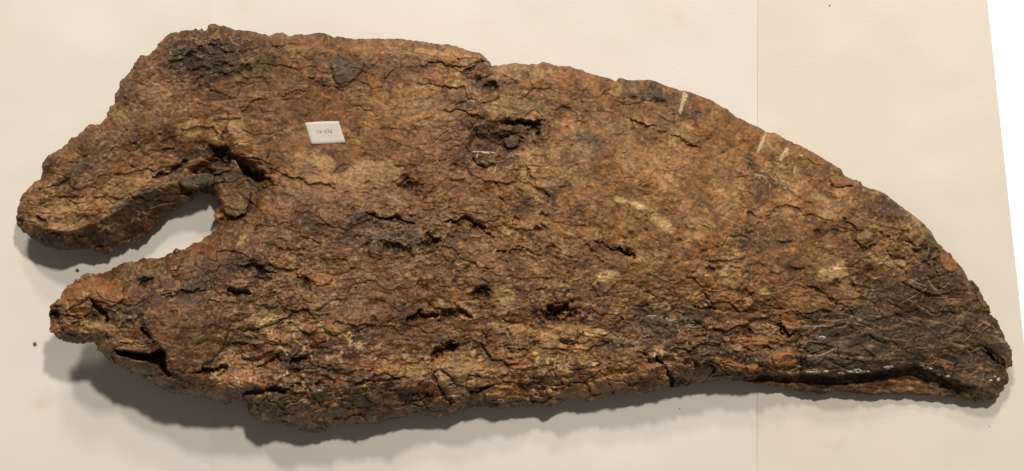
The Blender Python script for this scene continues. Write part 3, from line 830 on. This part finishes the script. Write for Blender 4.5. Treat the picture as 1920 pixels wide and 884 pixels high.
# ---- loose-looking plates and chunks of the outer bone layer, each a piece of its own
FLAKES = [ # polygon, rise, colour, strength
 ([(428,533),(438,524),(455,522),(468,527),(465,539),(447,545),(431,541)],8,'pink',.5),
 ([(266,592),(280,582),(300,579),(318,583),(326,592),(352,580),(395,582),(430,622),(418,660),(382,690),(346,716),(322,702),(314,678),(306,656),(288,638),(270,616)],6,'olive',.12),
 ([(463,754),(478,742),(520,736),(560,742),(606,768),(596,786),(556,797),(518,790),(484,783),(467,770)],7,'olive',.4),
 ([(607,600),(620,586),(632,582),(645,604),(660,615),(641,624),(622,632),(606,616)],6,'ochre',.6),
 ([(512,618),(530,606),(548,604),(572,618),(566,638),(532,646),(514,636)],4,'ochre',.3),
 ([(582,616),(596,608),(606,622),(612,640),(596,648),(580,636)],5,'red',.3),
 ([(446,654),(470,640),(508,642),(518,654),(502,668),(474,680),(452,668)],6,'brown',.5),
 ([(534,658),(552,646),(580,650),(590,660),(572,670),(544,672)],6,'dark',.4),
 ([(818,696),(836,676),(860,680),(874,698),(878,742),(854,752),(836,742),(822,720)],6,'khaki',.45),
 ([(906,740),(924,722),(960,722),(984,736),(980,752),(940,757),(914,752)],7,'ochre',.5),
 ([(992,730),(1020,734),(1062,730),(1058,742),(1034,754),(996,752)],6,'ochre',.4),
 ([(948,664),(980,660),(1008,662),(1012,690),(980,694),(950,690)],5,'orange',.35),
 ([(1016,700),(1050,690),(1088,698),(1086,714),(1054,726),(1020,722)],5,'ochre',.4),
 ([(1046,632),(1058,622),(1082,618),(1089,628),(1076,640),(1054,642)],6,'ochre',.4),
 ([(1102,720),(1140,704),(1192,698),(1200,716),(1142,736),(1110,742)],7,'ochre',.5),
 ([(1194,692),(1212,680),(1228,684),(1230,702),(1204,714)],6,'ochre',.5),
 ([(1350,680),(1364,671),(1384,678),(1397,690),(1394,700),(1370,697)],6,'orange',.6),
 ([(1399,690),(1410,684),(1424,692),(1418,700),(1404,698)],5,'orange',.6),
 ([(1444,668),(1462,658),(1488,660),(1496,672),(1494,690),(1466,693),(1450,682)],8,'orange',.7),
 ([(1388,640),(1404,632),(1450,630),(1460,640),(1436,650),(1416,660),(1392,652)],6,'orange',.5),
 ([(1461,590),(1472,578),(1490,578),(1496,596),(1494,618),(1480,627),(1466,612)],6,'orange',.4),
 ([(1556,332),(1576,332),(1598,339),(1604,349),(1572,351),(1556,345)],6,'orange',.4),
 ([(574,518),(590,511),(610,511),(626,524),(620,534),(592,536)],5,'orange',.5),
 ([(912,324),(932,346),(942,384),(936,412),(908,420),(876,406),(844,400),(872,352)],4,'brown',.35),
 ([(102,571),(122,548),(142,530),(188,519),(232,532),(236,560),(210,578),(186,566),(168,560),(146,572),(124,584)],8,'orange',.35),
 ([(112,628),(130,612),(160,618),(176,634),(166,641),(134,640)],5,'maroon',.3),
 ([(1846,640),(1866,632),(1882,634),(1892,652),(1895,672),(1890,684),(1870,670),(1850,654)],6,'dark',.4),
 ([(1828,538),(1836,548),(1850,574),(1852,586),(1842,572),(1832,556)],5,'orange',.4),
 ([(1195,612),(1212,592),(1244,590),(1250,612),(1240,634),(1212,632)],4,'slate',.5),
 ([(1276,598),(1300,592),(1318,594),(1318,606),(1282,612)],4,'slate',.6),
 ([(1510,672),(1540,664),(1580,668),(1600,680),(1580,692),(1530,692),(1512,686)],6,'slate',.5),
 ([(1560,650),(1590,645),(1640,652),(1646,668),(1600,668),(1566,662)],4,'slate',.4),
 ([(1664,678),(1700,676),(1714,682),(1708,688),(1690,690),(1664,690)],4,'olive',.4),
 ([(1604,440),(1620,430),(1640,438),(1640,452),(1618,462),(1604,454)],6,'ochre',.5),
 ([(1660,470),(1680,458),(1700,470),(1696,484),(1674,488)],5,'maroon',.5),
 ([(1760,480),(1775,476),(1790,494),(1796,508),(1780,514),(1764,500)],6,'orange',.5),
 ([(505,80),(510,64),(524,62),(536,68),(538,84),(520,92)],5,'brown',.4),
 ([(620,118),(640,104),(676,106),(684,124),(668,150),(640,166),(622,146)],4,'slate',.4),
 ([(336,338),(352,326),(396,322),(408,336),(396,352),(360,358),(342,352)],5,'slate',.35),
 ([(418,320),(438,300),(452,320),(470,352),(468,380),(460,398),(440,408),(424,402),(414,386),(413,366),(420,346)],2.5,'brown',.25),
 ([(884,292),(904,286),(928,290),(934,304),(914,314),(892,308)],4,'maroon',.6),
 ([(940,262),(958,252),(978,256),(976,274),(952,280)],4,'maroon',.5),
 ([(760,708),(800,700),(808,716),(790,736),(748,742),(730,730)],4,'maroon',.3),
 ([(640,742),(690,734),(720,742),(700,762),(660,768),(640,760)],5,'olive',.3),
 ([(580,736),(604,728),(622,738),(612,752),(592,752)],5,'slate',.5),
 ([(880,716),(896,708),(908,718),(900,732),(884,732)],5,'orange',.4),
 ([(660,86),(700,82),(716,90),(712,120),(690,128),(664,110)],3,'ochre',.3),
]
fw = [(U + fbm(U, V, 11, 3, 60) * 2.6), (V + fbm(U, V, 11, 3, 61) * 2.6)]
Zsm = Zng
nfl = 0
for pts, rise, key, st in FLAKES:
    w = window(pts, 8)
    x, y = fw[0][w], fw[1][w]
    d, _ = seg_dist(x, y, pts, True)
    ins = inside_poly(x, y, pts) & (SD[w] > 2.5)
    us_, qf, ix, cl = grid_faces(ins)
    if len(qf) < 20:
        continue
    e = sstep(0, 5.5, d)
    zf = Zsm[w] + rise * (0.30 + 0.70 * e) + fbm(U[w], V[w], 24, 3, 62 + nfl) * 1.6
    # never sink under the body around it
    zf = np.maximum(zf, np.minimum(Z[w] + 0.6, Zsm[w] + rise))
    cf = C[w] + st * np.clip(0.75 + 0.35 * sm[w], 0, 1)[..., None] * (PAL[key] - C[w])
    uu, vv = U[w][us_], V[w][us_]
    tv_ = world_xyz(uu, vv, zf[us_])
    # skirt
    i, j = np.nonzero(cl)
    ed = {}
    A = qf
    E = np.concatenate([A[:, [0, 1]], A[:, [1, 2]], A[:, [2, 3]], A[:, [3, 0]]])
    key_f = E[:, 0] * 10 ** 7 + E[:, 1]
    key_b = E[:, 1] * 10 ** 7 + E[:, 0]
    border = E[~np.isin(key_f, key_b)]
    bv = np.unique(border)
    remap = np.full(len(tv_), -1, np.int64)
    remap[bv] = np.arange(len(bv)) + len(tv_)
    low = world_xyz(uu[bv], vv[bv], (zf[us_] - rise - 9)[bv])
    qs = np.stack([border[:, 1], border[:, 0], remap[border[:, 0]], remap[border[:, 1]]], -1)
    cs = np.concatenate([cf[us_], cf[us_][bv] * 0.9])
    gs = np.concatenate([gloss[w][us_], gloss[w][us_][bv]])
    mesh_obj('bone_flake', np.concatenate([tv_, low]), np.concatenate([qf, qs]), M_bone, bone, colors=cs, attrs={'gloss': gs})
    # keep the height field for things laid on top
    Z[w] = np.where(us_, zf, Z[w])
    nfl += 1


def zat(u_, v_):
    j = np.clip(((np.asarray(u_) - us[0]) / STEP), 0, NX - 2)
    i = np.clip(((np.asarray(v_) - vs[0]) / STEP), 0, NY - 2)
    j0 = j.astype(int)
    i0 = i.astype(int)
    fj = j - j0
    fi = i - i0
    return (Z[i0, j0] * (1 - fj) + Z[i0, j0 + 1] * fj) * (1 - fi) + (Z[i0 + 1, j0] * (1 - fj) + Z[i0 + 1, j0 + 1] * fj) * fi


# ---- pale mineral veins filling old fractures
M_vein = plain_material('calcite_vein', (0.205, 0.135, 0.075), 0.8, 0.5, 500.0)
M_tan = plain_material('tan_vein', (0.38, 0.265, 0.155), 0.8, 0.4, 500.0)
M_white = plain_material('white_filler', (0.40, 0.335, 0.26), 0.95, 0.5, 600.0)
VEINS = [ # points, width, strong
 ([(1499,601),(1530,600),(1560,603),(1590,599)],1.6,0),([(1500,613),(1540,612),(1580,615),(1592,607),(1586,598)],2.0,0),([(1534,634),(1542,631),(1549,633)],2.6,1),([(1500,644),(1520,640),(1537,640),(1540,648)],1.8,0),
 ([(1512,669),(1535,667),(1556,660),(1573,651)],3.2,0),([(1565,645),(1570,655)],2.5,0),([(1600,605),(1622,612),(1636,618)],2.4,0),([(1625,592),(1660,596),(1692,597),(1720,600)],1.6,0),([(1670,611),(1690,612),(1706,615)],2.0,0),([(1655,634),(1680,637),(1702,639)],1.7,0),
 ([(1740,600),(1765,606),(1790,616)],1.5,0),([(1690,515),(1697,507),(1703,499)],3.4,0),([(1706,524),(1722,532),(1738,537)],3.0,0),([(1688,570),(1722,551),(1740,540)],2.0,0),([(1744,532),(1752,541),(1760,546),(1772,538),(1782,528)],2.6,0),([(1742,557),(1775,560),(1795,562)],1.8,0),
 ([(1644,489),(1654,490),(1662,498),(1676,497),(1687,489)],4.0,0),([(1805,642),(1818,630),(1832,614),(1850,600)],2.0,0),([(1820,661),(1830,657),(1840,650)],2.4,0),([(1778,604),(1790,588),(1800,572)],1.4,0),([(1790,616),(1808,590),(1822,575)],1.4,0),([(1760,592),(1772,570)],1.3,0),
 ([(1770,580),(1778,572),(1790,566)],1.6,0),([(1700,655),(1740,652),(1780,660)],1.3,0),([(1760,640),(1790,632),(1812,622)],1.3,0),([(1745,660),(1752,672),(1790,682)],1.6,0),([(1812,655),(1822,668),(1820,682)],1.4,0),([(1848,602),(1860,612),(1868,622)],1.8,0),([(1840,620),(1854,612)],1.5,0),
 ([(1880,680),(1862,686),(1850,676)],1.6,0),([(944,614),(952,630),(966,655)],3.0,0),([(937,620),(942,650),(943,690)],2.0,0),([(948,694),(985,697),(1025,695),(1032,706),(1030,724)],2.4,0),([(984,697),(992,712),(991,730)],2.4,0),([(1058,686),(1070,688),(1081,697)],2.8,0),([(1010,694),(1012,680),(1018,666)],1.8,0),
 ([(1040,682),(1052,676),(1066,675),(1080,678)],2.6,0),([(1122,688),(1140,680),(1165,680),(1190,685)],2.0,0),([(1189,700),(1198,708),(1201,722)],2.0,0),([(1186,604),(1194,622),(1208,634),(1222,648)],2.0,0),([(1205,633),(1213,629),(1217,631)],2.6,1),([(1248,596),(1256,601),(1266,600)],3.2,1),
 ([(1272,606),(1270,616),(1275,624)],2.2,0),([(1290,613),(1304,614),(1320,610)],3.4,0),([(1238,648),(1258,636),(1290,631),(1304,626)],2.0,0),([(1240,600),(1244,615),(1240,628)],1.6,0),([(1214,592),(1232,592)],1.8,1),([(1284,172),(1283,184),(1278,198),(1275,214)],7.5,2),
 ([(1434,249),(1430,266),(1420,288)],9.0,2),([(1477,277),(1470,290),(1462,302)],9.0,2),([(1491,310),(1498,328),(1500,348)],3.2,0),([(1432,318),(1450,336),(1470,344),(1490,354)],3.0,0),([(1500,352),(1510,362)],3.0,0),([(1510,318),(1530,308),(1548,306)],2.2,0),([(1570,357),(1590,357),(1600,352)],2.0,0),
 ([(746,100),(747,118),(748,134)],3.2,0),([(720,98),(756,101),(800,106),(830,113)],2.6,0),([(884,285),(900,284),(916,286),(930,288)],3.0,1),([(893,296),(897,288)],2.2,1),([(930,288),(936,278),(938,270)],2.4,0),([(912,300),(930,306),(948,300),(962,284)],2.8,0),
 ([(510,641),(530,646),(552,638),(566,630)],2.2,0),([(572,632),(584,622),(592,610)],2.0,0),([(604,601),(612,618),(618,632),(632,636)],2.4,0),([(633,582),(644,600),(660,618)],1.8,0),([(545,600),(560,612),(574,620)],1.8,0),([(478,610),(492,618),(506,606),(526,602)],2.4,0),([(398,690),(404,672),(420,662),(440,650)],2.8,0),
 ([(430,700),(446,710),(450,726)],2.0,1),([(430,722),(440,730),(456,732)],3.0,0),([(258,564),(266,556),(278,548)],1.8,0),([(252,498),(256,508),(262,516)],1.6,0),([(285,500),(298,512),(304,522)],1.6,0),([(142,540),(150,534),(156,546)],2.0,0),([(480,434),(492,430),(512,433)],2.8,0),([(556,440),(566,446),(562,452)],2.8,0),
 ([(190,390),(215,382),(240,370),(262,360)],1.8,0),([(180,412),(210,402),(232,388)],1.5,0),([(430,298),(440,304),(448,318)],2.6,0),([(640,655),(660,650),(690,655)],1.6,0),([(1130,445),(1150,440)],2.0,0),([(1420,432),(1422,448),(1421,470)],2.0,0),([(1440,430),(1448,438),(1452,446)],2.2,0),
 ([(690,418),(720,416),(750,420)],1.6,0),([(700,440),(730,452),(760,446)],1.4,0),([(1020,342),(1040,348),(1058,346)],2.2,0),([(930,330),(950,345),(975,372)],2.0,0),([(640,788),(690,786),(720,776)],1.6,0),([(1446,582),(1450,600),(1448,612)],1.8,0),
]
for n, (pts, wd, strong) in enumerate(VEINS):
    P = [np.array(pts[0], float)]
    for a, b in zip(pts[:-1], pts[1:]):
        a = np.array(a, float)
        b = np.array(b, float)
        m = max(2, int(np.hypot(*(b - a)) / 2.2))
        for s in range(1, m + 1):
            P.append(a + (b - a) * s / m)
    P = np.array(P)
    P += np.stack([fbm(P[:, 0], P[:, 1], 9, 3, 70 + n), fbm(P[:, 0], P[:, 1], 9, 3, 71 + n)], -1) * 1.0
    T = np.gradient(P, axis=0)
    T /= np.linalg.norm(T, axis=1)[:, None] + 1e-6
    Nn = np.stack([-T[:, 1], T[:, 0]], -1)
    s = np.linspace(0, 1, len(P))
    wv = wd * 0.5 * (0.55 + 0.9 * vnoise(P[:, 0] / 6 + n, P[:, 1] / 6, TAB2)) * np.clip(np.minimum(s, 1 - s) * 9 + 0.25, 0, 1)
    rows = []
    for off, dz in ((-1.3, -1.2), (-0.7, 0.2), (0.0, 0.4), (0.7, 0.2), (1.3, -1.2)):
        Q = P + Nn * (wv * off)[:, None]
        zc = np.maximum(zat(Q[:, 0], Q[:, 1]), zat(P[:, 0], P[:, 1]) - 1.0)
        rows.append(world_xyz(Q[:, 0], Q[:, 1], zc + dz))
    vv = np.stack(rows, 1).reshape(-1, 3)
    L_ = len(P)
    idv = np.arange(L_ * 5).reshape(L_, 5)
    qv = np.stack([idv[:-1, :-1], idv[1:, :-1], idv[1:, 1:], idv[:-1, 1:]], -1).reshape(-1, 4)
    mesh_obj('mineral_vein', vv, qv, (M_vein, M_white, M_tan)[strong], bone)

# ---- chips of white filler along the dark lower rim
for (fu, fv, fa, fb) in [(1515,698,5,2.2),(1531,698,9,3),(1548,697,6,2.6),(1578,700,6,2.4),(1592,697,5,2.8),(1606,695,8,4),(1618,698,5,2.5),(1628,697,3,1.8),(1497,688,4,2.4),
                         (1663,689,6,2.6),(1672,688,4,2),(1728,686,5,2),(1738,690,6,2.8),(1745,692,4,2),(1761,702,4,2.6),(1778,706,4,2.6),(1858,714,3.5,2.6),(1872,712,3,4.5),(1866,706,2,2),
                         (1503,292,3,2),(532,706,3,4),(538,700,2,3),(600,733,5,2)]:
    m = 14
    vv = [(fu, fv)]
    for r_ in (0.6, 1.0):
        for kx in range(m):
            a = 2 * math.pi * kx / m
            jr = r_ * (0.75 + 0.5 * rng.random())
            vv.append((fu + fa * 1.35 * jr * math.cos(a), fv + fb * 1.1 * jr * math.sin(a)))
    vv = np.array(vv)
    zc = zat(vv[:, 0], vv[:, 1])
    zc = np.maximum(zc, np.median(zc) - 3)
    dz = np.array([0.8] + [0.6] * m + [-0.8] * m)
    fc = [(0, 1 + (kx + 1) % m, 1 + kx) for kx in range(m)] + [(1 + kx, 1 + (kx + 1) % m, 1 + m + (kx + 1) % m, 1 + m + kx) for kx in range(m)]
    mesh_obj('filler_chip', world_xyz(vv[:, 0], vv[:, 1], zc + dz), fc, M_white, bone)

# ------------------------------------------------------------------ paper specimen label lying on the bone
def paper_material():
    m, nt, p = new_mat('squared_paper')
    L = nt.links
    at = node(nt, 'ShaderNodeAttribute', attribute_name='pu')
    at2 = node(nt, 'ShaderNodeAttribute', attribute_name='pv')
    masks = []
    for a, n in ((at, 6.2), (at2, 4.1)):
        mu = node(nt, 'ShaderNodeMath', operation='MULTIPLY')
        mu.inputs[1].default_value = n
        L.new(a.outputs['Fac'], mu.inputs[0])
        ad = node(nt, 'ShaderNodeMath', operation='ADD')
        ad.inputs[1].default_value = 0.45
        L.new(mu.outputs[0], ad.inputs[0])
        fr = node(nt, 'ShaderNodeMath', operation='FRACT')
        L.new(ad.outputs[0], fr.inputs[0])
        lt = node(nt, 'ShaderNodeMath', operation='LESS_THAN')
        lt.inputs[1].default_value = 0.10
        L.new(fr.outputs[0], lt.inputs[0])
        masks.append(lt)
    mxm = node(nt, 'ShaderNodeMath', operation='MAXIMUM')
    L.new(masks[0].outputs[0], mxm.inputs[0])
    L.new(masks[1].outputs[0], mxm.inputs[1])
    mx = node(nt, 'ShaderNodeMix', data_type='RGBA')
    mx.inputs['A'].default_value = (0.53, 0.465, 0.365, 1)
    mx.inputs['B'].default_value = (0.47, 0.41, 0.325, 1)
    L.new(mxm.outputs[0], mx.inputs['Factor'])
    L.new(mx.outputs['Result'], p.inputs['Base Color'])
    p.inputs['Roughness'].default_value = 0.8
    return m


label = bpy.data.objects.new('specimen_label', None)
col.objects.link(label)
tag(label, 'small squared paper label with a handwritten number, lying on the brown bone', 'label')
QC = [np.array(p, float) for p in ((571.5, 230.5), (635, 227.5), (648, 268), (584, 271))]
nu, nv_ = 13, 9
zbase = None
pa, pb = np.meshgrid(np.linspace(0, 1, nu), np.linspace(0, 1, nv_))
xy = ((1 - pa) * (1 - pb))[..., None] * QC[0] + (pa * (1 - pb))[..., None] * QC[1] + (pa * pb)[..., None] * QC[2] + ((1 - pa) * pb)[..., None] * QC[3]
xy[..., 1] += (np.sin(pa * math.pi) * (0.9 * pb - 0.5)) * 1.6
zs = zat(xy[..., 0], xy[..., 1])
# best plane just above the bone, corners lifting a little
Am = np.stack([np.ones(zs.size), pa.ravel(), pb.ravel()], -1)
co = np.linalg.lstsq(Am, zs.ravel(), rcond=None)[0]
zpl = (Am @ co).reshape(zs.shape)
fa_, fb_ = np.meshgrid(np.linspace(0, 1, 80), np.linspace(0, 1, 60))
fxy = ((1 - fa_) * (1 - fb_))[..., None] * QC[0] + (fa_ * (1 - fb_))[..., None] * QC[1] + (fa_ * fb_)[..., None] * QC[2] + ((1 - fa_) * fb_)[..., None] * QC[3]
off = 0.6 * float(np.max(zat(fxy[..., 0], fxy[..., 1]) - (co[0] + co[1] * fa_ + co[2] * fb_))) + 0.6
zp = zpl + off + 0.8 * (pa - 0.5) ** 2 * 4 * pb


def zpaper(a, b):
    x = np.clip(a * (nu - 1), 0, nu - 1.001)
    y = np.clip(b * (nv_ - 1), 0, nv_ - 1.001)
    i0, j0 = int(y), int(x)
    fx, fy = x - j0, y - i0
    f = lambda F: (F[i0, j0] * (1 - fx) + F[i0, j0 + 1] * fx) * (1 - fy) + (F[i0 + 1, j0] * (1 - fx) + F[i0 + 1, j0 + 1] * fx) * fy
    return f(xy[..., 0]), f(xy[..., 1]), f(zp)


tp_ = world_xyz(xy[..., 0], xy[..., 1], zp).reshape(-1, 3)
bt_ = world_xyz(xy[..., 0], xy[..., 1], zp - 0.35).reshape(-1, 3)
n = nu * nv_
ii = np.arange(n).reshape(nv_, nu)
qp = np.stack([ii[1:, :-1], ii[1:, 1:], ii[:-1, 1:], ii[:-1, :-1]], -1).reshape(-1, 4)
rim_ = np.concatenate([ii[0, :-1], ii[:-1, -1], ii[-1, :0:-1], ii[:0:-1, 0]])
r2 = np.roll(rim_, -1)
qs = np.stack([rim_, r2, r2 + n, rim_ + n], -1)
mesh_obj('paper', np.concatenate([tp_, bt_]), np.concatenate([qp, qp[:, ::-1] + n, qs]), paper_material(), label, smooth=False,
         attrs={'pu': np.tile(pa.ravel(), 2), 'pv': np.tile(pb.ravel(), 2)})
M_ink = plain_material('blue_ink', (0.14, 0.12, 0.19), 0.6)
GL = {'1': [[(.2, .25), (.5, 0), (.5, 1)]], 'A': [[(0, 1), (.5, 0), (1, 1)], [(.2, .65), (.8, .65)]], '-': [[(.05, .55), (.95, .55)]],
      '0': [[(.5, 0), (.95, .3), (.95, .7), (.5, 1), (.05, .7), (.05, .3), (.5, 0)]],
      '3': [[(.1, .1), (.6, 0), (.9, .25), (.5, .48), (.95, .72), (.6, 1), (.05, .9)]],
      '8': [[(.5, .47), (.1, .25), (.5, 0), (.9, .25), (.5, .47), (.05, .75), (.5, 1), (.95, .75), (.5, .47)]]}
for kx, ch in enumerate('1A-038'):
    vv, ff = [], []
    for stroke in GL[ch]:
        pts = [(0.265 + kx * 0.077 + gx_ * 0.052, 0.37 + gy_ * 0.155 + 0.01 * kx * (1 if kx % 2 else -1) * .5) for gx_, gy_ in stroke]
        for (a0, b0), (a1, b1) in zip(pts[:-1], pts[1:]):
            x0, y0, z0 = zpaper(a0, b0)
            x1, y1, z1 = zpaper(a1, b1)
            dx, dy = x1 - x0, y1 - y0
            l_ = math.hypot(dx, dy) + 1e-6
            ox, oy = -dy / l_ * 0.55, dx / l_ * 0.55
            k0 = len(vv)
            for (x, y, z) in ((x0 + ox, y0 + oy, z0), (x0 - ox, y0 - oy, z0), (x1 - ox, y1 - oy, z1), (x1 + ox, y1 + oy, z1)):
                vv.append(world_xyz(np.float64(x), np.float64(y), np.float64(z + 0.12)))
            ff.append((k0, k0 + 1, k0 + 2, k0 + 3))
    mesh_obj('handwritten_character', np.array(vv), ff, M_ink, label, smooth=False)

# ------------------------------------------------------------------ crumbs fallen on the foam
M_crumb = plain_material('crumb', (0.13, 0.085, 0.05), 0.9, 0.4, 900.0)
CRUMBS = [(145, 507, 3.5, 'dark brown crumb on the foam between the two prongs of the bone'),
          (65, 645, 3.5, 'dark brown crumb on the foam left of the lower prong'),
          (1274, 767, 1.0, 'tiny dark speck on the foam just below the middle of the bone'),
          (1556, 10, 1.3, 'tiny dark speck at the top edge of the right foam sheet'),
          (1856, 800, 1.2, 'tiny reddish speck on the foam below the pointed tip')]
import bmesh
for (cu, cv, r_, lab) in CRUMBS:
    bm = bmesh.new()
    bmesh.ops.create_icosphere(bm, subdivisions=2, radius=1.0)
    rr = random.Random(int(cu))
    for vtx in bm.verts:
        f = 0.75 + 0.5 * rr.random()
        vtx.co = (vtx.co.x * f * r_ * S, vtx.co.y * f * r_ * S * 0.9, vtx.co.z * f * r_ * S * 0.7)
    me = bpy.data.meshes.new('dirt_crumb')
    bm.to_mesh(me)
    bm.free()
    me.materials.append(M_crumb)
    o = bpy.data.objects.new('dirt_crumb', me)
    o.location = (*pxw(cu, cv), r_ * S * 0.55 - 0.0014)
    col.objects.link(o)
    tag(o, lab, 'crumb', 'crumbs on the foam')
